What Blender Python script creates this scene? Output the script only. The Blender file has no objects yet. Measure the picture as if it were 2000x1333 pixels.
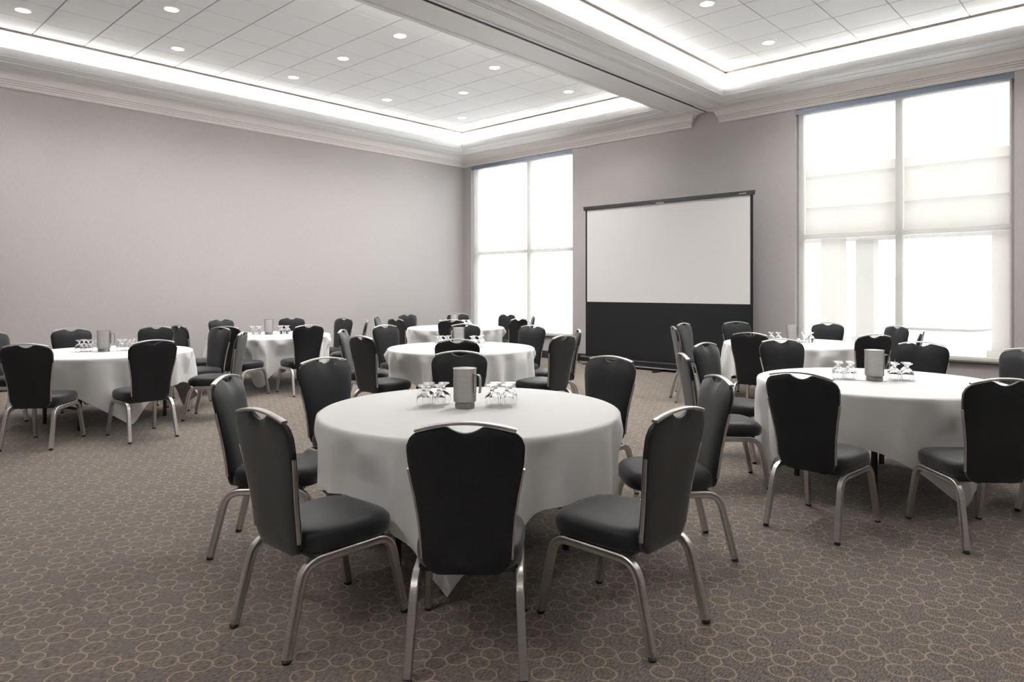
import bpy, math, random
from mathutils import Vector, Matrix
random.seed(7)
S = bpy.context.scene
C = S.collection
rad = math.radians
pi = math.pi

# ------------------------------------------------------------------ camera, world, exposure
CAM_H = 1.44
YAW = rad(43.0)          # the camera looks across the room, 43 degrees left of the window-wall normal
F = 1340.0; HZ = 564.0   # focal length and horizon in pixels of the 2000x1333 frame
cd = bpy.data.cameras.new('camera'); cam = bpy.data.objects.new('camera', cd); C.objects.link(cam)
cam.location = (0, 0, CAM_H); cam.rotation_euler = (pi/2, 0, YAW)
cd.sensor_width = 36; cd.lens = F*36/2000; cd.shift_y = -(666.5-HZ)/2000
cd.clip_start = .05; cd.clip_end = 300
S.camera = cam
S.view_settings.view_transform = 'Standard'; S.view_settings.look = 'None'
S.view_settings.gamma = 1; S.view_settings.use_curve_mapping = False
S.view_settings.exposure = 0.52
W = bpy.data.worlds.new('overcast_sky'); S.world = W; W.use_nodes = True
bg = W.node_tree.nodes['Background']
bg.inputs[0].default_value = (.97, .985, 1.0, 1); bg.inputs[1].default_value = 4.3
COVE_W = 33.0       # watts per metre of cove strip
DOWN_W = 27.0       # watts per downlight
WARM = (1.0, .98, .95)

cs, sn = math.cos(YAW), math.sin(YAW)
def c2w(x, y): return (cs*x - sn*y, sn*x + cs*y)       # camera-aligned floor coordinates -> room
def px2z(px, py, z):                                     # pixel -> point on a horizontal plane
    d = (z-CAM_H)*F/(HZ-py); u = (px-1000)/F
    return c2w(u*d, d)

# ------------------------------------------------------------------ helpers
class MB:
    def __init__(s): s.v = []; s.f = []
    def box(s, x0, x1, y0, y1, z0, z1):
        b = len(s.v)
        s.v += [(x0,y0,z0),(x1,y0,z0),(x1,y1,z0),(x0,y1,z0),(x0,y0,z1),(x1,y0,z1),(x1,y1,z1),(x0,y1,z1)]
        s.f += [tuple(b+i for i in q) for q in ((3,2,1,0),(4,5,6,7),(0,1,5,4),(1,2,6,5),(2,3,7,6),(3,0,4,7))]
        return s
    def quad(s, a, b, c, d):
        n = len(s.v); s.v += [a,b,c,d]; s.f.append((n,n+1,n+2,n+3)); return s
    def lathe(s, prof, n=32, cx=0, cy=0, cz=0, closed=False):
        b = len(s.v); m = len(prof)
        for i in range(n):
            a = 2*pi*i/n
            for r, z in prof: s.v.append((cx+r*math.cos(a), cy+r*math.sin(a), cz+z))
        for i in range(n):
            j = (i+1) % n
            for k in range(m if closed else m-1):
                l = (k+1) % m
                s.f.append((b+i*m+k, b+j*m+k, b+j*m+l, b+i*m+l))
        return s
    def cap_poly(s, idx): s.f.append(tuple(idx)); return s
    def tube(s, pts, sec, up=None, cap=True):
        # sweep a section [(a,b)...] along pts; a along the side vector, b along the normal vector
        pts = [Vector(p) for p in pts]; n = len(pts); m = len(sec); b = len(s.v)
        side0 = Vector(up) if up else Vector((1,0,0))
        for i, p in enumerate(pts):
            t = (pts[min(i+1,n-1)] - pts[max(i-1,0)]).normalized()
            sd = (side0 - t*side0.dot(t)).normalized(); nn = t.cross(sd)
            for a, c in sec: s.v.append(tuple(p + sd*a + nn*c))
        for i in range(n-1):
            for k in range(m):
                l = (k+1) % m
                s.f.append((b+i*m+k, b+i*m+l, b+(i+1)*m+l, b+(i+1)*m+k))
        if cap:
            s.f.append(tuple(b+k for k in reversed(range(m)))); s.f.append(tuple(b+(n-1)*m+k for k in range(m)))
        return s
    def sweep_rect(s, x0, x1, y0, y1, prof):
        b = len(s.v); m = len(prof)
        for ci in range(4):
            for o, z in prof:
                s.v.append([(x0+o,y0+o,z),(x1-o,y0+o,z),(x1-o,y1-o,z),(x0+o,y1-o,z)][ci])
        for ci in range(4):
            cj = (ci+1) % 4
            for k in range(m-1): s.f.append((b+ci*m+k, b+cj*m+k, b+cj*m+k+1, b+ci*m+k+1))
        return s
    def mesh(s, name, mat, smooth=None):
        me = bpy.data.meshes.new(name); me.from_pydata(s.v, [], s.f); me.update()
        if mat: me.materials.append(mat)
        if smooth is not None:
            me.polygons.foreach_set('use_smooth', [True]*len(me.polygons))
            me.set_sharp_from_angle(angle=rad(smooth))
        return me
    def build(s, name, mat, parent=None, smooth=None):
        return link(name, s.mesh(name, mat, smooth), parent)
def link(name, me, parent=None, loc=None, rz=None):
    o = bpy.data.objects.new(name, me); C.objects.link(o)
    if parent: o.parent = parent
    if loc: o.location = loc
    if rz is not None: o.rotation_euler = (0,0,rz)
    return o
def tag(o, label, cat, group=None):
    o['label'] = label; o['category'] = cat
    if group: o['group'] = group
    return o
def thing(name, label, cat, loc=(0,0,0), rz=0, group=None):
    return tag(link(name, None, None, loc, rz), label, cat, group)
def struct(o): o['kind'] = 'structure'; return o
def copy_tree(o, parent=None):
    c = o.copy(); C.objects.link(c); c.parent = parent
    for ch in list(o.children): copy_tree(ch, c)
    return c

# ------------------------------------------------------------------ materials
def mat(name, col, rough=.6, metal=0.0, spec=.5, sheen=0, coat=0):
    m = bpy.data.materials.new(name); m.use_nodes = True
    b = m.node_tree.nodes['Principled BSDF']
    b.inputs['Base Color'].default_value = (*col, 1); b.inputs['Roughness'].default_value = rough
    b.inputs['Metallic'].default_value = metal; b.inputs['Specular IOR Level'].default_value = spec
    if sheen:
        b.inputs['Sheen Weight'].default_value = sheen; b.inputs['Sheen Roughness'].default_value = .45
    return m
def noise_col(m, c1, c2, scale=(1,1,1), nscale=60, bump=0.0, detail=4, coord='Object', lo=.35, hi=.65):
    nt = m.node_tree; N = nt.nodes; L = nt.links; b = N['Principled BSDF']
    tc = N.new('ShaderNodeTexCoord'); mp = N.new('ShaderNodeMapping'); mp.inputs['Scale'].default_value = scale
    no = N.new('ShaderNodeTexNoise'); no.inputs['Scale'].default_value = nscale; no.inputs['Detail'].default_value = detail
    cr = N.new('ShaderNodeValToRGB'); cr.color_ramp.elements[0].position = lo; cr.color_ramp.elements[1].position = hi
    cr.color_ramp.elements[0].color = (*c1,1); cr.color_ramp.elements[1].color = (*c2,1)
    L.new(tc.outputs[coord], mp.inputs['Vector']); L.new(mp.outputs[0], no.inputs['Vector'])
    L.new(no.outputs['Fac'], cr.inputs[0]); L.new(cr.outputs[0], b.inputs['Base Color'])
    if bump:
        bp = N.new('ShaderNodeBump'); bp.inputs['Strength'].default_value = bump; bp.inputs['Distance'].default_value = .004
        L.new(no.outputs['Fac'], bp.inputs['Height']); L.new(bp.outputs[0], b.inputs['Normal'])
    return m
M = {}
M['wall'] = noise_col(mat('greige_wallcovering', (.45,.42,.41), .55), (.435,.414,.414), (.465,.443,.443), (1,1,.15), 90, .04)
M['trim'] = mat('painted_plaster', (.84,.81,.785), .45)
M['soffit'] = mat('white_soffit_paint', (.83,.83,.835), .6)
M['cove'] = mat('cove_white', (.86,.85,.83), .6)
M['edge'] = mat('ceiling_edge_trim', (.20,.17,.145), .5)
M['tile'] = noise_col(mat('mineral_ceiling_tile', (.74,.75,.76), .8), (.87,.885,.90), (.91,.925,.94), (1,1,1), 160, .08)
M['grid'] = mat('ceiling_grid', (.34,.34,.34), .5)
M['track'] = mat('aluminium_track', (.72,.73,.74), .35, .6)
M['dark'] = mat('dark_gap', (.012,.012,.014), .6)
M['base'] = mat('black_baseboard', (.018,.017,.017), .45)
M['fabric'] = noise_col(mat('charcoal_chair_fabric', (.02,.02,.022), .46, 0, .22, .22), (.005,.005,.0065), (.013,.013,.0155), (60,60,6), 9, .10)
M['steel'] = noise_col(mat('brushed_chair_steel', (.6,.58,.56), .34, 1.0), (.55,.53,.51), (.66,.64,.62), (1,1,40), 12)
M['glide'] = mat('black_glide', (.02,.02,.02), .4)
M['cloth'] = noise_col(mat('white_table_linen', (.80,.79,.775), .75, 0, .25, .15), (.85,.848,.845), (.88,.878,.875), (1,1,1), 400, .05)
M['ply'] = mat('plywood_tabletop', (.30,.20,.12), .5)
M['blackmetal'] = mat('black_table_metal', (.02,.02,.021), .4, .3)
M['pitcher'] = noise_col(mat('brushed_stainless', (.55,.53,.51), .36, 1.0), (.30,.29,.28), (.37,.36,.35), (.3,.3,60), 14)
M['screen_white'] = mat('projection_surface', (.70,.69,.675), .8)
M['screen_black'] = mat('screen_black_masking', (.008,.008,.010), .65, 0, .3)
M['screen_case'] = mat('screen_black_case', (.012,.012,.014), .35)
M['bar_grey'] = mat('grey_bar', (.5,.5,.5), .4, .6)
M['frame'] = mat('window_frame_paint', (.33,.30,.27), .45)
M['snow'] = mat('snow', (.88,.88,.90), .7)
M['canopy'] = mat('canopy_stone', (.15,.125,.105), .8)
M['hedge'] = mat('bare_hedge', (.34,.30,.27), .9)
M['header'] = mat('blind_header', (.20,.23,.30), .4, .3)
M['hem'] = mat('blind_hem_bar', (.62,.58,.52), .5)
def emis(name, col, st):
    m = bpy.data.materials.new(name); m.use_nodes = True; nt = m.node_tree; nt.nodes.clear()
    e = nt.nodes.new('ShaderNodeEmission'); o = nt.nodes.new('ShaderNodeOutputMaterial')
    e.inputs[0].default_value = (*col,1); e.inputs[1].default_value = st
    nt.links.new(e.outputs[0], o.inputs[0]); return m
M['lamp'] = emis('downlight_lens', (1,.98,.95), 7.0)
M['led'] = emis('led_strip', WARM, 4.0)
def glass_thin():
    m = bpy.data.materials.new('window_glass'); m.use_nodes = True; nt = m.node_tree; nt.nodes.clear(); N = nt.nodes; L = nt.links
    t = N.new('ShaderNodeBsdfTransparent'); t.inputs[0].default_value = (.95,.97,.96,1)
    g = N.new('ShaderNodeBsdfGlossy'); g.inputs['Roughness'].default_value = .02
    fr = N.new('ShaderNodeFresnel'); fr.inputs[0].default_value = 1.25
    mx = N.new('ShaderNodeMixShader'); o = N.new('ShaderNodeOutputMaterial')
    L.new(fr.outputs[0], mx.inputs[0]); L.new(t.outputs[0], mx.inputs[1]); L.new(g.outputs[0], mx.inputs[2]); L.new(mx.outputs[0], o.inputs[0])
    return m
M['pane'] = glass_thin()
def sheer():
    m = bpy.data.materials.new('sheer_roller_fabric'); m.use_nodes = True; nt = m.node_tree; nt.nodes.clear(); N = nt.nodes; L = nt.links
    t = N.new('ShaderNodeBsdfTransparent'); t.inputs[0].default_value = (1,1,1,1)
    tr = N.new('ShaderNodeBsdfTranslucent'); tr.inputs[0].default_value = (.93,.91,.88,1)
    df = N.new('ShaderNodeBsdfDiffuse'); df.inputs[0].default_value = (.80,.78,.75,1)
    a = N.new('ShaderNodeMixShader'); a.inputs[0].default_value = .15
    mx = N.new('ShaderNodeMixShader'); mx.inputs[0].default_value = .22; o = N.new('ShaderNodeOutputMaterial')
    L.new(tr.outputs[0], a.inputs[1]); L.new(df.outputs[0], a.inputs[2])
    L.new(t.outputs[0], mx.inputs[1]); L.new(a.outputs[0], mx.inputs[2]); L.new(mx.outputs[0], o.inputs[0])
    return m
M['sheer'] = sheer()
g = mat('goblet_glass', (1,1,1), .02); gb = g.node_tree.nodes['Principled BSDF']
gb.inputs['Transmission Weight'].default_value = 1; gb.inputs['IOR'].default_value = 1.45; M['goblet'] = g

def carpet():
    m = mat('ring_pattern_carpet', (.15,.13,.11), .95, 0, .1, .25)
    nt = m.node_tree; N = nt.nodes; L = nt.links; b = N['Principled BSDF']
    geo = N.new('ShaderNodeNewGeometry')
    PX, PY = .322, .311
    cells = [(0,0),(.088,.035),(.122,.111),(.214,.114),(.247,.191),(.006,.230),(.237,.031),(.085,.188)]
    flat = N.new('ShaderNodeVectorMath'); flat.operation = 'MULTIPLY'; flat.inputs[1].default_value = (1,1,0)
    wob = N.new('ShaderNodeTexNoise'); wob.inputs['Scale'].default_value = 160; wob.inputs['Detail'].default_value = 1
    L.new(geo.outputs['Position'], wob.inputs['Vector'])
    L.new(geo.outputs['Position'], flat.inputs[0])
    prev = None
    for cx, cy in cells:
        sb = N.new('ShaderNodeVectorMath'); sb.operation = 'SUBTRACT'; sb.inputs[1].default_value = (-3.189+cx, .679+cy, 0)
        wr = N.new('ShaderNodeVectorMath'); wr.operation = 'WRAP'
        wr.inputs[1].default_value = (PX/2, PY/2, 1); wr.inputs[2].default_value = (-PX/2, -PY/2, -1)
        ln = N.new('ShaderNodeVectorMath'); ln.operation = 'LENGTH'
        L.new(flat.outputs[0], sb.inputs[0]); L.new(sb.outputs[0], wr.inputs[0]); L.new(wr.outputs[0], ln.inputs[0])
        d = N.new('ShaderNodeMath'); d.operation = 'SUBTRACT'; d.inputs[1].default_value = .0435
        L.new(ln.outputs['Value'], d.inputs[0])
        ab = N.new('ShaderNodeMath'); ab.operation = 'ABSOLUTE'; L.new(d.outputs[0], ab.inputs[0])
        if prev is None: prev = ab
        else:
            mn = N.new('ShaderNodeMath'); mn.operation = 'MINIMUM'
            L.new(prev.outputs[0], mn.inputs[0]); L.new(ab.outputs[0], mn.inputs[1]); prev = mn
    ad = N.new('ShaderNodeMath'); ad.operation = 'MULTIPLY_ADD'; ad.inputs[1].default_value = .004; ad.inputs[2].default_value = -.002
    L.new(wob.outputs['Fac'], ad.inputs[0])
    sm = N.new('ShaderNodeMath'); sm.operation = 'ADD'; L.new(prev.outputs[0], sm.inputs[0]); L.new(ad.outputs[0], sm.inputs[1])
    mr = N.new('ShaderNodeMapRange'); mr.inputs['From Min'].default_value = .0018; mr.inputs['From Max'].default_value = .0046
    mr.inputs['To Min'].default_value = 1; mr.inputs['To Max'].default_value = 0
    L.new(sm.outputs[0], mr.inputs['Value'])
    # woven ground: fine streaks plus pile noise
    n1 = N.new('ShaderNodeTexNoise'); n1.inputs['Scale'].default_value = 190; n1.inputs['Detail'].default_value = 3
    mp = N.new('ShaderNodeMapping'); mp.inputs['Scale'].default_value = (1,.22,1); mp.inputs['Rotation'].default_value = (0,0,rad(0))
    L.new(geo.outputs['Position'], mp.inputs['Vector']); L.new(mp.outputs[0], n1.inputs['Vector'])
    n2 = N.new('ShaderNodeTexNoise'); n2.inputs['Scale'].default_value = 3.0; L.new(geo.outputs['Position'], n2.inputs['Vector'])
    r1 = N.new('ShaderNodeValToRGB'); e = r1.color_ramp.elements
    e[0].position = .40; e[0].color = (.088,.071,.060,1); e[1].position = .62; e[1].color = (.222,.187,.161,1)
    L.new(n1.outputs['Fac'], r1.inputs[0])
    hue = N.new('ShaderNodeMixRGB'); hue.blend_type = 'MULTIPLY'; hue.inputs[0].default_value = .5
    r2 = N.new('ShaderNodeValToRGB'); e = r2.color_ramp.elements
    e[0].position = .3; e[0].color = (.90,.88,.87,1); e[1].position = .7; e[1].color = (1,1,1,1)
    L.new(n2.outputs['Fac'], r2.inputs[0]); L.new(r1.outputs[0], hue.inputs[1]); L.new(r2.outputs[0], hue.inputs[2])
    mx = N.new('ShaderNodeMixRGB'); mx.inputs[2].default_value = (.36,.285,.215,1)
    fac = N.new('ShaderNodeMath'); fac.operation = 'MULTIPLY'; fac.inputs[1].default_value = .85
    L.new(mr.outputs[0], fac.inputs[0]); L.new(fac.outputs[0], mx.inputs[0]); L.new(hue.outputs[0], mx.inputs[1])
    L.new(mx.outputs[0], b.inputs['Base Color'])
    bp = N.new('ShaderNodeBump'); bp.inputs['Strength'].default_value = .25; bp.inputs['Distance'].default_value = .004
    L.new(n1.outputs['Fac'], bp.inputs['Height']); L.new(bp.outputs[0], b.inputs['Normal'])
    return m
M['carpet'] = carpet()

# ------------------------------------------------------------------ room shell
XL, XR, YB, YF = -11.70, 3.00, 10.90, -2.60       # plain wall, right wall, window wall, rear wall
ZC = 4.84                                           # tile ceiling
ZS = 4.47                                           # soffit
TOP = 5.15
WT = .32
struct(MB().box(XL, XR, YF, YB+WT, -.12, 0).build('floor', M['carpet']))
struct(MB().box(XL-.2, XL, YF-.2, YB+WT, -.12, TOP).build('wall_left', M['wall']))
struct(MB().box(XR, XR+.2, YF-.2, YB+WT, -.12, TOP).build('wall_right', M['wall']))
struct(MB().box(XL, XR, YF-.2, YF, -.12, TOP).build('wall_front', M['wall']))
WINS = [(-11.45, -8.505, -9.82), (-4.09, -1.298, -2.67)]      # left edge, right edge, mullion centre
SILL, HEAD, RAIL = .44, 4.25, 2.25
wb = MB(); x = XL
for a, b, _ in WINS:
    wb.box(x, a, YB, YB+WT, -.12, TOP); wb.box(a, b, YB, YB+WT, -.12, SILL); wb.box(a, b, YB, YB+WT, HEAD, TOP); x = b
wb.box(x, XR, YB, YB+WT, -.12, TOP)
struct(wb.build('wall_back', M['wall']))
# black baseboards
struct(MB().box(XL, XL+.015, YF, YB, 0, .15).box(XL, XL+.022, YF, YB, 0, .02).build('baseboard_left', M['base']))
struct(MB().box(XL, XR, YB-.015, YB, 0, .15).box(XL, XR, YB-.022, YB, 0, .02).build('baseboard_back', M['base']))
struct(MB().box(XR-.015, XR, YF, YB, 0, .15).build('baseboard_right', M['base']))

# crown moulding profile: (offset from the wall, height)
crown = [(0,4.245),(.030,4.245),(.030,4.258),(.044,4.258),(.044,4.282),(.034,4.284),(.034,4.289),(.054,4.291),(.054,4.313),(.042,4.315),(.042,4.320),(.064,4.322),(.064,4.342),(.054,4.344),(.054,4.349),(.076,4.352)]
for i in range(1, 11):
    a = i/10*pi/2
    crown.append((.076+.125*(1-math.cos(a)), 4.352+.108*math.sin(a)))
crown += [(.215,4.46),(.215,4.475),(0,4.475)]
def crown_run(name, pts, m, ends):
    # pts: wall line points with inward normals already mitred; ends: True closes the ends
    mb = MB(); k = len(crown)
    for (p, n) in pts:
        for o, z in crown: mb.v.append((p[0]+n[0]*o, p[1]+n[1]*o, z))
    for i in range(len(pts)-1):
        for j in range(k-1):
            mb.f.append((i*k+j, i*k+j+1, (i+1)*k+j+1, (i+1)*k+j))
    if ends:
        mb.f.append(tuple(range((len(pts)-1)*k, len(pts)*k)))
        if ends > 1: mb.f.append(tuple(reversed(range(k))))
    return struct(mb.build(name, m, None, 28))
crown_run('trim_1', [((XL,YF),(1,0)), ((XL,YB),(1,-1)), ((-5.90,YB),(1.0,-1)), ((-5.90,YB),(1.0,0))], M['trim'], 0)
crown_run('trim_2', [((-5.31,YB),(-1.0,0)), ((-5.31,YB),(-1.0,-1)), ((XR,YB),(-1,-1)), ((XR,YF),(-1,0))], M['trim'], 0)

# coffers: two recessed trays with cove troughs, the flat beam between them
REFS = [(XL, -5.53, YF, YB), (-5.64, XR, YF, YB)]
ridge = [(.500,ZS),(.508,ZS-.012),(.532,ZS-.012),(.540,ZS)]
ovolo = [(.54+.16*math.sin(i/12*pi/2), 4.59-.12*math.cos(i/12*pi/2)) for i in range(13)]
cove_prof = ridge + ovolo + [(.700,4.597),(.694,4.600),(.694,4.612),(.660,4.612),(.660,4.50),(.400,4.50)]
edge_o = .66
for k, (x0, x1, y0, y1) in enumerate(REFS):
    struct(MB().sweep_rect(x0, x1, y0, y1, cove_prof).build('trim_%d' % (3+2*k), M['soffit'], None, 30))
    struct(MB().sweep_rect(x0, x1, y0, y1, [(.40,4.49),(.40,4.76),(.405,4.80),(.42,4.83),(.45,ZC),(edge_o,ZC)]).build('trim_%d' % (4+2*k), M['cove'], None, 50))
    struct(MB().sweep_rect(x0, x1, y0, y1, [(edge_o,ZC+.01),(edge_o,ZC-.030),(edge_o+.085,ZC-.030),(edge_o+.085,ZC+.012)]).build('trim_%d' % (7+k), M['edge']))
# flat soffits along the walls and the beam
def soffit(name, x0, x1, y0, y1):
    return struct(MB().box(x0, x1, y0, y1, ZS, ZS+.02).build(name, M['soffit']))
soffit('trim_9', XL, XL+.505, YF, YB); soffit('trim_10', XL+.505, XR-.505, YB-.505, YB)
soffit('trim_11', XR-.505, XR, YF, YB); soffit('trim_12', XL+.505, XR-.505, YF, YF+.505)
TX = -5.585
bm = MB().box(-6.035, TX-.075, YF+.505, YB-.505, ZS, ZS+.02).box(TX+.075, -5.14, YF+.505, YB-.505, ZS, ZS+.02)
bm.box(TX+.075, TX+.095, YF+.505, YB-.02, ZS-.012, ZS+.02)
for xx in (-5.26, -5.22): bm.box(xx, xx+.018, YF+.505, YB-.3, ZS-.010, ZS+.001)
struct(bm.build('trim_13', M['soffit']))
tr = thing('partition_track', 'slim metal folding partition track running along the ceiling beam', 'track', (TX, 0, ZS))
MB().box(-.075,-.012, YF, YB-.02, -.004, .03).build('rail', M['cove'], tr)
MB().box(.014,.075, YF, YB-.02, .006, .03).build('rail', M['soffit'], tr)
MB().box(-.012,.014, YF, YB-.02, -.003, .03).build('slot', M['dark'], tr)
# roof over everything
struct(MB().box(XL, XR, YF, YB, TOP-.05, TOP).build('ceiling_slab', M['cove']))

# ceiling tiles, each its own piece under its ceiling
tile_cache = {}
def tiles(name, xs, ys, y_min):
    x0, x1, y0, y1 = xs[0], xs[-1], ys[0], ys[-1]
    par = struct(MB().box(x0, x1, y0, y1, ZC+.014, ZC+.034).build(name, M['grid']))
    for i in range(len(xs)-1):
        for j in range(len(ys)-1):
            w = round(xs[i+1]-xs[i], 3); d = round(ys[j+1]-ys[j], 3)
            if (w, d) not in tile_cache:
                gx, gy, c = w/2-.0034, d/2-.0048, .005
                mb = MB()
                mb.v = [(-gx,-gy,.010),(gx,-gy,.010),(gx,gy,.010),(-gx,gy,.010),(-gx+.001,-gy+.001,c),(gx-.001,-gy+.001,c),(gx-.001,gy-.001,c),(-gx+.001,gy-.001,c),
                        (-gx+c,-gy+c,0),(gx-c,-gy+c,0),(gx-c,gy-c,0),(-gx+c,gy-c,0)]
                for lv in (0, 4):
                    for q in range(4): mb.f.append((lv+q, lv+4+q, lv+4+(q+1)%4, lv+(q+1)%4))
                mb.f.append((11,10,9,8)); mb.f.append((0,1,2,3))
                tile_cache[(w,d)] = mb.mesh('tile', M['tile'])
            link('tile', tile_cache[(w,d)], par, ((xs[i]+xs[i+1])/2, (ys[j]+ys[j+1])/2, ZC))
    return par
xl0 = XL+edge_o+.03; xl1 = -5.53-edge_o-.03
xsL = [xl0] + [-10.37+.64*i for i in range(7)] + [xl1]
ysL = [2.336+.61*k for k in range(-6, 13)] + [YB-edge_o-.03]
tiles('ceiling', xsL, ysL, 0)
xr0 = -5.64+edge_o+.03
xsR = [xr0] + [-4.20+.635*i for i in range(10)] + [XR-edge_o-.03]
ysR = [9.63-.585*k for k in range(15, -1, -1)] + [YB-edge_o-.03]
tiles('ceiling.001', xsR, ysR, 0)

# ------------------------------------------------------------------ cove lights
def cove_light(label, p0, p1, up_dir):
    (xa, ya), (xb, yb) = p0, p1
    L_ = math.hypot(xb-xa, yb-ya); ang = math.atan2(yb-ya, xb-xa)
    t = thing('cove_light', label, 'light', ((xa+xb)/2, (ya+yb)/2, 4.50), ang, 'hidden cove light strips')
    MB().box(-L_/2, L_/2, -.018, .012, 0, .08).build('housing', M['track'], t)
    MB().box(-L_/2, L_/2, .012, .015, .045, .065).build('led_strip', M['led'], t)
    ld = bpy.data.lights.new('cove_glow', 'AREA'); ld.shape = 'RECTANGLE'; ld.size = L_; ld.size_y = .04
    ld.energy = COVE_W*L_; ld.color = WARM
    lo = bpy.data.objects.new('cove_glow', ld); C.objects.link(lo); lo.parent = t
    lo.location = (0, .02, .055); lo.rotation_euler = (rad(104), 0, 0)
    return t
for k, (x0, x1, y0, y1) in enumerate(REFS):
    o = .635; tray = ('the tray nearer the plain wall', 'the tray farther from the plain wall')[k]
    cove_light('warm cove light strip on the plain-wall side of %s' % tray, (x0+o, y0+o), (x0+o, y1-o), 0)
    cove_light('warm cove light strip on the window side of %s' % tray, (x0+o+.06, y1-o), (x1-o-.06, y1-o), 0)
    cove_light('warm cove strip opposite the plain-wall side of %s' % tray, (x1-o, y1-o), (x1-o, y0+o), 0)
    cove_light('added warm cove strip opposite the window side of %s' % tray, (x1-o-.06, y0+o), (x0+o+.06, y0+o), 0)  # unseen rear run, added for fill light from behind the camera

# ------------------------------------------------------------------ downlights
def ring_mesh():
    return MB().lathe([(.100,-.001),(.100,-.007),(.094,-.010),(.084,-.008),(.078,-.002)], 40).mesh('trim_ring', M['cove'], 40)
def lens_mesh():
    mb = MB(); n = 40
    mb.v = [(.080*math.cos(2*pi*i/n), .080*math.sin(2*pi*i/n), -.003) for i in range(n)]; mb.f = [tuple(reversed(range(n)))]
    return mb.mesh('lens', M['lamp'])
RM, LM = ring_mesh(), lens_mesh()
def downlight(x, y, label, group):
    t = thing('downlight', label, 'light', (x, y, ZC), 0, group)
    link('trim_ring', RM, t); link('lens', LM, t)
    ld = bpy.data.lights.new('downlight_beam', 'SPOT'); ld.energy = DOWN_W*4; ld.color = (1,.98,.96); ld.shadow_soft_size = .08
    ld.spot_size = rad(136); ld.spot_blend = .8
    lo = bpy.data.objects.new('downlight_beam', ld); C.objects.link(lo); lo.parent = t; lo.location = (0,0,-.03)
seenL = [(45,20),(335,18),(347,95),(781,70),(670,114),(573,151),(966,132),(905,181),(756,195),(1110,179),(902,230)]
ptsL = [px2z(a, b, ZC) for a, b in seenL]
extraL = [(-7.38,3.88)]
for x, y in ptsL + extraL:
    downlight(x, y, 'round recessed downlight in the tile tray next to the plain wall', 'downlights in the tray next to the plain wall')
for x, y in [px2z(1381,7,ZC), px2z(1501,83,ZC), (-3.87,5.75), (-3.87,5.0), (-2.52,-1.55), (-1.17,-1.85), (-2.52,8.12), (-1.17,9.34), (-1.17,7.57), (1.2,7.57)]:  # off-grid and rear ones added out of view to fill the front table
    downlight(x, y, 'round recessed downlight in the tile tray beyond the ceiling beam', 'downlights in the tray beyond the ceiling beam')

# ------------------------------------------------------------------ windows and blinds
for k, (a, b, mc) in enumerate(WINS):
    YG = YB+.20
    w = struct(link('window_%d' % (k+1), None, None, ((a+b)/2, YG, SILL))); ox, oz = (a+b)/2, SILL
    H_ = HEAD-SILL; hw = (b-a)/2
    MB().box(-hw, -hw+.07, -.05, .05, 0, H_).build('frame_stile', M['frame'], w)
    MB().box(hw-.07, hw, -.05, .05, 0, H_).build('frame_stile', M['frame'], w)
    MB().box(-hw+.07, hw-.07, -.05, .05, 0, .07).build('frame_rail', M['frame'], w)
    MB().box(-hw+.07, hw-.07, -.05, .05, H_-.07, H_).build('frame_rail', M['frame'], w)
    m = mc-ox; rz_ = RAIL-SILL
    MB().box(m-.045, m+.045, -.05, .05, .07, H_-.07).build('mullion', M['frame'], w)
    MB().box(-hw+.07, m-.045, -.045, .045, rz_-.035, rz_+.035).build('transom', M['frame'], w)
    MB().box(m+.045, hw-.07, -.045, .045, rz_-.035, rz_+.035).build('transom', M['frame'], w)
    for xa, xb in ((-hw+.07, m-.045), (m+.045, hw-.07)):
        for za, zb in ((.07, rz_-.035), (rz_+.035, H_-.07)):
            MB().box(xa, xb, -.004, .004, za, zb).build('pane', M['pane'], w)
    MB().box(-hw, hw, -.255, -.05, -.001, .018).build('sill', M['base'], w)
    nm = ('narrower window beside the room corner', 'wide window beside the projection screen')[k]
    bl = thing('roller_blind', 'sheer white roller blind lowered over the ' + nm, 'blind', (ox, YB+.045, HEAD))
    fw = hw-.035; n = 24
    fb = MB().box(-fw, fw, -.0006, .0006, -H_+.058, -.05); fb.build('fabric', M['sheer'], bl)
    MB().tube([(-fw,0,-.045),(fw,0,-.045)], [(.032*math.cos(2*pi*i/20), .032*math.sin(2*pi*i/20)) for i in range(20)], up=(0,1,0)).build('roller_tube', M['header'], bl, 40)
    MB().box(-hw+.004, hw-.004, -.040, -.034, -.085, 0).box(-hw+.004, -hw+.012, -.034, .03, -.085, 0).box(hw-.012, hw-.004, -.034, .03, -.085, 0).build('fascia', M['header'], bl)
    MB().box(-fw, fw, -.008, .008, -H_+.030, -H_+.060).build('hem_bar', M['hem'], bl)

# outside: snow, an entrance canopy and a bare hedge
sg = MB(); nx, ny = 60, 40
for j in range(ny+1):
    for i in range(nx+1):
        X_ = -45+i*1.25; Y_ = 11.6+j*1.3
        z = -.35 + .55*max(0, math.sin(X_*.35+1.3*math.sin(Y_*.21)))*min(1, (Y_-12)/6 if Y_ > 12 else 0) + .03*math.sin(X_*1.7+Y_*.9) + max(0, Y_-26)*.03
        sg.v.append((X_, Y_, z))
for j in range(ny):
    for i in range(nx): q = j*(nx+1)+i; sg.f.append((q, q+1, q+nx+2, q+nx+1))
struct(sg.build('snow_ground', M['snow'], None, 180))
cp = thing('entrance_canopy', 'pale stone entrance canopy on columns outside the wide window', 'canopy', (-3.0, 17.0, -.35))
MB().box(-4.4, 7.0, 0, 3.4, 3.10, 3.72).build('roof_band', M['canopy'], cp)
MB().box(-4.5, 7.1, -.12, 3.5, 3.72, 4.45).box(-4.6, 7.2, -.22, 3.6, 4.45, 4.65).build('cornice', M['canopy'], cp)
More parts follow.
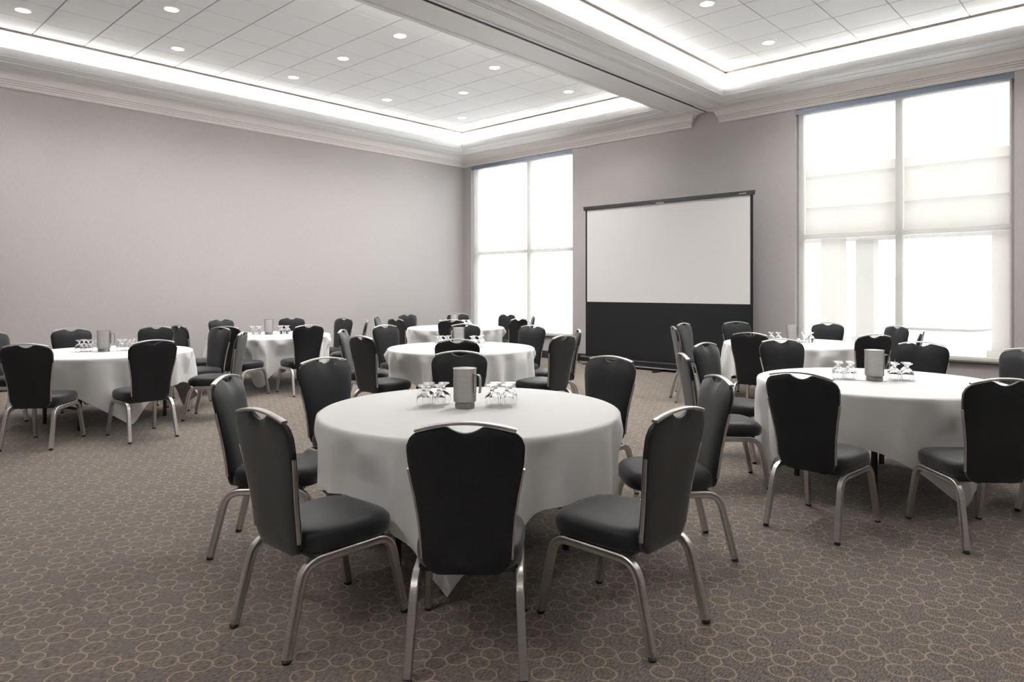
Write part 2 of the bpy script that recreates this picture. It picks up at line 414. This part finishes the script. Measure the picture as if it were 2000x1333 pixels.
for xx in (-2.6, .8):
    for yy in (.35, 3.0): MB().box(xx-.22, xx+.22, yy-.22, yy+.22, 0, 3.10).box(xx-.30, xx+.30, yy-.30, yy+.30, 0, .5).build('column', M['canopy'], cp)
def bush(x, y, r, h, lab):
    mb = MB(); n = 18; m_ = 9
    for i in range(m_+1):
        for j in range(n):
            a = 2*pi*j/n; t = i/m_*pi/2
            rr = r*math.cos(t)*(1+.18*math.sin(5*a+i)+.1*random.random())
            mb.v.append((rr*math.cos(a), rr*math.sin(a)*.7, h*math.sin(t)*(1+.08*random.random())))
    for i in range(m_):
        for j in range(n): mb.f.append((i*n+j, i*n+(j+1)%n, (i+1)*n+(j+1)%n, (i+1)*n+j))
    o = mb.build('bare_hedge', M['hedge'], None, 60); o.location = (x, y, -.1); tag(o, lab, 'hedge', 'hedges in the snow outside'); return o
for i in range(5): bush(-12+5.6*i, 31+1.2*math.sin(i*2.1), 2.2, 2.3+.4*math.sin(i*3), 'brown leafless hedge standing in the snow outside the windows')

# ------------------------------------------------------------------ projection screen
SX0, SX1, SY = -7.89, -4.605, 10.52
sc = thing('projection_screen', 'tall portable projection screen with white surface and black lower masking by window wall', 'screen', ((SX0+SX1)/2, SY, 0))
hw = (SX1-SX0)/2
MB().box(-hw+.035, hw-.045, -.002, .002, 1.19, 2.925).build('screen_surface', M['screen_white'], sc)
MB().box(-hw, hw, -.001, .003, .14, 1.19).build('lower_masking', M['screen_black'], sc)
for s0, s1 in ((-hw, -hw+.035), (hw-.045, hw)): MB().box(s0, s1, -.004, .003, 1.19, 2.93).build('side_border', M['screen_black'], sc)
tb = MB().box(-hw-.035, hw+.02, -.022, .022, 2.925, 2.985).box(-hw-.045, hw+.03, -.018, .018, 2.972, 2.995).build('top_bar', M['screen_case'], sc)
MB().box(-.10, .06, -.026, -.020, 2.925, 2.943).build('handle', M['bar_grey'], tb)
MB().box(-.035, .02, -.012, .012, 2.995, 3.012).box(-.020, -.012, -.006, .006, 3.012, 3.055).box(.000, .006, -.006, .006, 3.012, 3.03).build('hanger_bracket', M['bar_grey'], tb)
MB().box(hw-.22, hw-.10, -.024, -.021, 2.948, 2.962).build('name_plate', M['bar_grey'], tb)
cs_ = MB().tube([(-hw-.10,0,.10),(hw+.10,0,.10)], [(.07,-.055),(.085,-.03),(.085,.04),(.06,.06),(-.06,.06),(-.085,.04),(-.085,-.03),(-.07,-.055)], up=(0,1,0)).build('base_case', M['screen_case'], sc, 20)
MB().box(-hw-.09, hw+.09, -.094, -.084, .046, .062).build('case_rail', M['bar_grey'], cs_)
for xx in (-1.25, .02, 1.25):
    ft = MB().box(xx-.03, xx+.03, -.30, .25, 0.0, .022).box(xx-.022, xx+.022, -.07, .07, .02, .05).build('foot', M['screen_case'], sc)
for s0 in (-hw-.10, hw+.10): MB().box(s0-.012, s0+.012, -.09, .09, .03, .17).build('end_cap', M['screen_case'], sc)
MB().tube([(0,.03,.15),(0,.05,1.5),(0,.03,2.95)], [(.012*math.cos(i*pi/4), .012*math.sin(i*pi/4)) for i in range(8)]).build('rear_mast', M['blackmetal'], sc, 40)

# ------------------------------------------------------------------ the banquet chair
def back_w(z):
    pts = [(.36,.158),(.42,.168),(.50,.172),(.58,.178),(.66,.190),(.74,.205),(.80,.215),(.85,.2185),(.89,.216),(.94,.200)]
    for (z0, w0), (z1, w1) in zip(pts, pts[1:]):
        if z <= z1:
            t = max(0, (z-z0)/(z1-z0)); t2 = t*t*(3-2*t)*.4+t*.6; return w0+(w1-w0)*t2
    return pts[-1][1]
def back_y(z): t = (z-.36)/.6; return -.212 - .055*t - .035*t*t
def bar_z(x): return .953 - .027*(x/.184)**2
def make_chair():
    t = thing('banquet_chair', 'chair', 'chair')
    # backrest: front and back skins over a waisted outline with a dipped grip notch at the top
    nt_, nv = 36, 20
    def top_z(x):
        ax = abs(x)
        if ax < .080: return .910 + .031*(ax/.080)**1.7
        if ax < .178: return bar_z(ax)-.012
        u = min(1, (ax-.178)/.042); return bar_z(.178)-.012 - .07*(1-math.sqrt(max(0, 1-u*u)))
    def bot_z(x):
        ax = abs(x)
        if ax < .11: return .362
        u = min(1, (ax-.11)/.062); return .362 + .065*(1-math.sqrt(max(0, 1-u*u)))
    def pt(i, j, shrink, off):
        tt = -1+2*i/nt_; tt = math.sin(tt*pi/2)*.25+tt*.75
        x0 = tt*.2185
        zb, zt = bot_z(tt*.172), top_z(x0)
        v = j/nv; z = zb+(zt-zb)*v
        zc = z + (.65-z)*shrink*.035 if shrink else z
        x = tt*back_w(z)*(1-.04*shrink)
        return (x, back_y(z)+off, zc), tt, v
    mb = MB()
    for side in (1, -1):
        for j in range(nv+1):
            for i in range(nt_+1):
                p, tt, v = pt(i, j, 1, 0)
                vv = 2*v-1; bulge = (1-tt**6)*(1-vv**8)
                off = (.016+.020*bulge) if side > 0 else -(.012+.006*bulge)
                mb.v.append((p[0], p[1]+off, p[2]))
    W_ = nt_+1; H_ = (nv+1)*W_
    for j in range(nv):
        for i in range(nt_):
            a = j*W_+i
            mb.f.append((a+1, a, a+W_, a+W_+1)); mb.f.append((H_+a, H_+a+1, H_+a+W_+1, H_+a+W_))
    border = [(i,0) for i in range(nt_)] + [(nt_,j) for j in range(nv)] + [(i,nv) for i in range(nt_,0,-1)] + [(0,j) for j in range(nv,0,-1)]
    base = len(mb.v); nb = len(border)
    for i, j in border:
        p, _, _ = pt(i, j, 0, 0); mb.v.append((p[0], p[1]+.010, p[2])); mb.v.append((p[0], p[1]-.007, p[2]))
    for k in range(nb):
        l = (k+1) % nb; (i, j), (i2, j2) = border[k], border[l]
        fa, fb = j*W_+i, j2*W_+i2
        mb.f.append((fa, fb, base+2*l, base+2*k)); mb.f.append((base+2*k, base+2*l, base+2*l+1, base+2*k+1)); mb.f.append((base+2*k+1, base+2*l+1, H_+fb, H_+fa))
    mb.build('backrest', M['fabric'], t, 50)
    # steel grip bar bridging the notch
    hb = MB(); n = 24
    hb.tube([(-.186+.372*i/n, back_y(bar_z(-.186+.372*i/n)), bar_z(-.186+.372*i/n)-.004) for i in range(n+1)],
            [(.014,-.005),(.014,.003),(.009,.0065),(-.009,.0065),(-.014,.003),(-.014,-.005)], up=(0,1,0)).build('grip_bar', M['steel'], t, 40)
    # steel side strips
    for sx in (-1, 1):
        n = 10; zs = [.425+.35*i/n for i in range(n+1)]
        MB().tube([(sx*(back_w(z)+.003), back_y(z)-.004, z) for z in zs], [(.0065,-.004),(.0065,.004),(-.0065,.004),(-.0065,-.004)], up=(0,1,0)).build('side_strip', M['steel'], t, 40)
    # seat cushion: stacked rounded outlines
    sb = MB(); no = 48
    def outline(sc, dz):
        r = []
        for i in range(no):
            a = 2*pi*i/no; c, s_ = math.cos(a), math.sin(a); e = .52
            x = math.copysign(abs(c)**e, c); y = math.copysign(abs(s_)**e, s_)
            wid = .205 + .022*(y+1)/2
            r.append((x*wid*sc, .012 + y*.236*sc + .012*(1-abs(x)**2)*(1 if y > .6 else 0)*sc, dz))
        return r
    lev = [(.86,.372),(.955,.374),(.99,.386),(1.0,.408),(.998,.430),(.975,.447),(.93,.458),(.84,.466),(.65,.472),(.35,.475),(.05,.476)]
    for sc_, z in lev:
        for p in outline(sc_, z):
            dip = -.010*max(0, (p[1]-.17)/.08) if z > .44 else 0
            sb.v.append((p[0], p[1], p[2]+dip))
    for l in range(len(lev)-1):
        for i in range(no): j = (i+1) % no; sb.f.append((l*no+i, l*no+j, (l+1)*no+j, (l+1)*no+i))
    sb.f.append(tuple(reversed(range(no)))); sb.f.append(tuple((len(lev)-1)*no+i for i in range(no)))
    sb.build('seat', M['fabric'], t, 60)
    # under-seat frame
    fr = MB().box(-.19,.19,-.165,-.135,.352,.373).box(-.19,.19,.150,.180,.352,.373).box(-.13,.13,-.14,.15,.360,.373)
    fr.box(-.10,-.075,-.205,-.13,.356,.372).box(.075,.10,-.205,-.13,.356,.372).build('seat_frame', M['blackmetal'], t)
    # legs: bent flat-oval tube, each its own piece, black glide on the foot
    sec = [(.0155,-.013),(.0155,-.004),(.0143,-.002),(.0143,.002),(.0155,.004),(.0155,.013),(.012,.0175),(-.012,.0175),(-.0155,.013),(-.0155,.004),(-.0143,.002),(-.0143,-.002),(-.0155,-.004),(-.0155,-.013),(-.012,-.0175),(.012,-.0175)]
    for sx in (-1, 1):
        for fy in (-1, 1):
            y_top, y_foot = (-.215, -.300) if fy < 0 else (.205, .272)
            x_top, x_foot = sx*.197, sx*(.212 if fy < 0 else .215)
            zr = .353; r = .075
            pts = [(x_top, 0.0*fy+(-.0 if fy < 0 else 0), zr)]
            A = Vector((x_top, y_top+(-fy)*0, zr)); foot = Vector((x_foot, y_foot, .016))
            d1 = Vector((0, fy, 0)); d2 = (foot-A).normalized()
            P0 = A - d1*r; P2 = A + d2*r
            pts.append(tuple(P0))
            for q in range(1, 9):
                u = q/9; pts.append(tuple(P0*(1-u)**2 + A*2*u*(1-u) + P2*u*u))
            pts += [tuple(P2), tuple(P2*.5+foot*.5), tuple(foot)]
            lg = MB().tube(pts, sec, up=(1,0,0)).build('leg', M['steel'], t, 32)
            MB().lathe([(.0005,0),(.016,0),(.018,.004),(.018,.010),(.012,.016),(.0005,.017)], 16, x_foot, y_foot+fy*.001, 0).build('foot_glide', M['glide'], lg, 40)
    return t

# ------------------------------------------------------------------ table, cloth, pitcher, goblet builders
TR, TH = .84, .745
def make_table():
    t = thing('banquet_table', 'table', 'table')
    MB().lathe([(.001,TH-.022),(TR-.004,TH-.022),(TR,TH-.018),(TR,TH-.004),(TR-.004,TH),(.001,TH)], 64).build('tabletop', M['ply'], t, 30)
    MB().lathe([(TR-.06,TH-.06),(TR-.04,TH-.06),(TR-.04,TH-.022),(TR-.06,TH-.022)], 48, closed=True).build('apron', M['blackmetal'], t, 40)
    for sy in (-1, 1):
        for sx in (-1, 1):
            MB().box(sx*.34-.014, sx*.34+.014, sy*.46-.014, sy*.46+.014, 0.0, TH-.022).build('leg', M['blackmetal'], t)
        MB().box(-.326, .326, sy*.46-.011, sy*.46+.011, .20, .225).build('cross_bar', M['blackmetal'], t)
    for sx in (-1, 1):
        MB().tube([(sx*.34, .446, .36),(sx*.34, .08, TH-.03)], [(.007,-.007),(.007,.007),(-.007,.007),(-.007,-.007)]).build('brace', M['blackmetal'], t)
        MB().tube([(sx*.34, -.446, .36),(sx*.34, -.08, TH-.03)], [(.007,-.007),(.007,.007),(-.007,.007),(-.007,-.007)]).build('brace', M['blackmetal'], t)
    return t
def cloth_mesh(seed, folds_amp=1.0, soft=0.0, seats=()):
    rnd = random.Random(seed); na, ns = 240, 26
    ph = [rnd.uniform(0, 2*pi) for _ in range(6)]
    nf = [rnd.choice([17,18,19]), rnd.choice([23,25,27]), rnd.choice([9,10,11])]
    mb = MB(); half = 1.185
    radial = [.0, .25, .5, .7, .80, TR-.006]
    for k, r in enumerate(radial[1:]):
        for i in range(na):
            a = 2*pi*i/na; mb.v.append((r*math.cos(a), r*math.sin(a), TH+.004))
    for s_i in range(ns+1):
        u = s_i/ns
        for i in range(na):
            a = 2*pi*i/na
            q = ((a + pi/4) % (pi/2)) - pi/4                      # angle from the nearest corner (corners at k*90 degrees)
            aq = math.sqrt(q*q+soft*soft)-soft*.6 if soft else abs(q)
            tq = max(0, (1/math.cos(pi/4-min(pi/4, aq))-1)/(math.sqrt(2)-1))
            drop = .345 + (.728-.345)*tq
            cf = math.exp(-(q/.30)**2)                            # fullness near the hanging corners
            s = drop*u
            if s < .030:                                          # rounded roll over the edge
                b_ = s/.030*pi/2*.92
                r = TR+.004 + .018*math.sin(b_); z = TH+.004 - .018*(1-math.cos(b_))
            else:
                d = s-.030
                fold = .55*math.sin(nf[0]*a+ph[0]+.5*math.sin(3*a+ph[3])) + .35*math.sin(nf[1]*a+ph[1]) + .45*math.sin(nf[2]*a+ph[2])
                fold = math.copysign(abs(fold)**.8, fold)
                ramp = min(1, d/.30)
                amp = folds_amp*(.012+.028*ramp)*min(1, d/.07)
                r = TR+.022 + d*.03 + d*cf*.07 + amp*fold*(.75+.8*cf) - d*d*.05
                z = TH-.014 - d*.985
            # the hanging corner swings sideways a little like a loose point
            ang = a + cf*.10*math.sin(ph[4])*(max(0, s-.25)/.5)
            mb.v.append((r*math.cos(ang), r*math.sin(ang), max(z, .006)))
    rings = len(radial)-1+ns+1
    for k in range(rings-1):
        for i in range(na):
            j = (i+1) % na; mb.f.append((k*na+i, (k+1)*na+i, (k+1)*na+j, k*na+j))
    mb.f.append(tuple(range(na)))
    # the hanging cloth gives way where a seat front and its legs press against it
    for vi in range((len(radial)-1)*na, len(mb.v)):
        x, y, z = mb.v[vi]
        r0 = math.hypot(x, y); wz = max(0, min(1, (.715-z)/.225)); wz = wz*wz*(3-2*wz)
        if wz <= 0: continue
        for cx, cy, fx, fy in seats:                              # seat centre and facing in the cloth's own frame
            ly = (x-cx)*fx + (y-cy)*fy; lx = (x-cx)*fy - (y-cy)*fx
            gap = .298-ly
            if 0 < gap < .30 and abs(lx) < .38:
                wx = max(0, min(1, (.38-abs(lx))/.13)); wx = wx*wx*(3-2*wx)
                x += fx*gap*wx*wz; y += fy*gap*wx*wz
        r1 = math.hypot(x, y)
        if r1 > r0: x, y = x*r0/r1, y*r0/r1
        mb.v[vi] = (x, y, z)
    return mb.mesh('tablecloth', M['cloth'], 75)
def make_pitcher():
    t = thing('steel_pitcher', 'pitcher', 'pitcher')
    MB().lathe([(.0005,.030),(.055,.030),(.059,.034),(.0655,.040),(.0665,.050),(.0665,.222),(.0685,.226),(.0685,.230),(.064,.229),(.063,.222),(.063,.045),(.0005,.043)], 48).build('body', M['pitcher'], t, 35)
    MB().lathe([(.0005,.001),(.055,.001),(.0575,.004),(.0575,.024),(.055,.030),(.0005,.030)], 48).build('base_ring', M['pitcher'], t, 35)
    hp = [(.064,0,.192),(.085,0,.196),(.098,0,.190),(.103,0,.176),(.103,0,.12),(.100,0,.092)]
    h = MB().tube(hp, [(.010,-.003),(.010,.003),(-.010,.003),(-.010,-.003)], up=(0,1,0)).build('handle', M['pitcher'], t, 30)
    MB().box(.0655,.070,-.014,.014,.09,.20).build('handle_plate', M['pitcher'], h)
    MB().lathe([(.0005,.2335),(.030,.2325),(.058,.2280),(.0615,.2265),(.0615,.2245),(.0005,.2265)], 40).build('lid', M['pitcher'], t, 35)
    return t
def goblet_mesh():
    # stands upside down: rim on the cloth, foot in the air
    outer = [(.036,.000),(.0395,.018),(.0415,.038),(.040,.058),(.033,.076),(.021,.088),(.0125,.094),(.0085,.100),(.0085,.106),(.012,.112),(.022,.118),(.032,.1225),(.0345,.1255),(.0345,.1275),(.0005,.1290)]
    inner = [(.0005,.0905),(.010,.0875),(.019,.082),(.030,.072),(.0375,.056),(.0391,.038),(.0372,.018),(.0345,.000)]
    return MB().lathe(inner + outer, 32).mesh('goblet', M['goblet'], 45)
GM = goblet_mesh()

# ------------------------------------------------------------------ tables and what stands on and around them
SIDES = [(0,'on its window side'),(45,'on its room-corner side'),(90,'on its plain-wall side'),(135,'on its plain-wall side, away from windows'),
         (180,'on its side opposite the windows'),(225,'opposite the room-corner side'),(270,'on its side opposite the plain wall'),(315,'on its window side, away from plain wall')]
TABLES = [
 # phrase, centre (camera-aligned), corner angle, chairs [(x, y, facing degrees clockwise from the camera heading)]
 ('the third table out from the room corner', (-.243,3.975), -93,
  [(-.165,2.80,1),(-.822,2.997,41.9),(.473,3.012,-46),(-1.30,3.87,88),(-1.10,4.66,129),(-.415,5.07,181),(.51,4.74,224),(.86,3.81,-95)]),
 ('the second table out from the room corner', (-.597,8.08), -92,
  [(-.53,6.92,0),(-1.36,7.30,41),(-1.72,8.16,90),(-1.48,9.02,131),(-.655,9.22,180),(.06,8.86,217),(.50,8.18,-92),(.32,7.36,-48)]),
 ('the corner table', (-1.0,12.26), -80,
  [(-.95,11.10,0),(-1.70,11.42,42),(-2.12,12.24,90),(-1.82,13.1,134),(-1.08,13.42,180),(-.30,13.05,222),(.10,12.36,-92),(-.10,11.50,-46)]),
 ('the plain-wall table away from the windows', (-4.45,7.53), -50,
  [(-4.35,6.38,-7),(-3.62,6.71,-48),(-5.23,8.26,135),(-4.60,8.66,172),(-3.84,8.42,212),(-3.33,7.70,-97),(-5.52,7.66,93)]),
 ('the plain-wall table near the windows', (-3.62,10.30), -82,
  [(-3.62,9.20,18),(-2.99,9.55,-40),(-2.53,10.55,-100),(-2.97,11.20,215),(-3.74,11.45,175),(-4.50,10.98,127),(-4.27,9.40,38)]),
 ('the second table out from the wide window', (2.75,5.15), -87,
  [(1.906,4.207,48),(2.69,4.02,2),(1.58,5.15,92),(1.95,5.98,135),(2.62,6.36,178),(3.57,6.06,219),(3.90,5.50,255),(3.62,4.42,-48)]),
 ('the table nearest the wide window', (3.60,8.75), -100,
  [(2.82,7.85,38),(3.82,7.62,-10),(2.38,8.83,94),(2.66,9.55,130),(3.34,9.85,175),(4.36,9.62,217),(4.78,8.98,260),(4.50,8.10,-55)]),
]
CSHORT = ['third table from room corner','second table from room corner','the corner table','plain-wall table far from windows','plain-wall table near windows','second table from wide window','table nearest the wide window']
chair0 = make_chair(); table0 = make_table(); pitcher0 = make_pitcher()
used = {'c': False, 't': False, 'p': False}
def inst(proto, key):
    if not used[key]: used[key] = True; return proto
    return copy_tree(proto)
for ti, (phrase, (tx, ty), corner, chairs) in enumerate(TABLES):
    wx, wy = c2w(tx, ty)
    short = phrase.replace('the ', '', 1)
    t = inst(table0, 't'); t.location = (wx, wy, 0); t.rotation_euler = (0,0,YAW+rad(corner+20))
    tag(t, 'round folding banquet table under a white cloth, ' + phrase, 'table', 'round banquet tables')
    seats = []; placed = []; ca_, sa_ = math.cos(rad(corner)), math.sin(rad(corner))
    for (cx, cy, face) in chairs:
        rr = math.hypot(cx-tx, cy-ty)
        if rr < 1.075: cx, cy = tx+(cx-tx)*1.075/rr, ty+(cy-ty)*1.075/rr
        placed.append((cx, cy, face))
        dx, dy, fx, fy = cx-tx, cy-ty, math.sin(rad(face)), math.cos(rad(face))
        seats.append((dx*ca_+dy*sa_, -dx*sa_+dy*ca_, fx*ca_+fy*sa_, -fx*sa_+fy*ca_))
    cl = link('tablecloth', cloth_mesh(11+ti, 1.0 if ti in (0,3,5,6) else 1.5, 0 if ti == 0 else .05, seats), None, (wx, wy, 0), YAW+rad(corner))
    tag(cl, 'white square cloth draped over ' + phrase, 'tablecloth', 'white tablecloths')
    dirs = []
    for (cx, cy, face) in placed:
        X_, Y_ = c2w(cx, cy); dirs.append(math.degrees(math.atan2(-(X_-wx), Y_-wy)) % 360)
    def cost(p): return sum(abs((d-45*k+180) % 360-180)**2 for d, k in zip(dirs, p))
    order = sorted(range(len(dirs)), key=lambda i: dirs[i]); best = None
    for st in range(8):                                           # cyclic matching of chairs to the eight sides
        for skip in range(9):
            p = [0]*len(dirs)
            for n_, i in enumerate(order): p[i] = (st+n_+(1 if len(dirs) < 8 and n_ >= skip else 0)) % 8
            if best is None or cost(p) < cost(best): best = p
    seen = []
    for (cx, cy, face) in placed:
        X_, Y_ = c2w(cx, cy)
        c = inst(chair0, 'c'); c.location = (X_, Y_, 0); c.rotation_euler = (0,0,YAW-rad(face))
        side = SIDES[best[len(seen)]][1]; seen.append(side)
        tag(c, 'black chair at %s, %s' % (CSHORT[ti], side), 'chair', 'banquet chairs at ' + phrase)
    pz = TH+.0045
    px_, py_ = c2w(tx-.03, ty)
    p = inst(pitcher0, 'p'); p.location = (px_, py_, pz); p.rotation_euler = (0,0,YAW+rad([-28,150,100,20,100,-18,-20][ti]))
    tag(p, 'brushed steel water pitcher on ' + phrase, 'pitcher', 'steel pitchers')
    va = [0,0,0,-18,-14,10,8][ti]      # the glasses line up across the table beside the pitcher
    for sx in (-1, 1):
        for gi in range(4):
            ox = sx*(.155+.088*(gi % 2)) + .02*(gi//2); oy = .035+.095*(gi//2)
            ca, sa = math.cos(rad(va)), math.sin(rad(va))
            gx, gy = c2w(tx-.03+ox*ca+oy*sa, ty-ox*sa+oy*ca)
            gg = link('goblet', GM, None, (gx, gy, pz), random.uniform(0, 6))
            tag(gg, 'upside-down glass goblet beside the pitcher on ' + CSHORT[ti], 'glass', 'upturned goblets on ' + phrase)
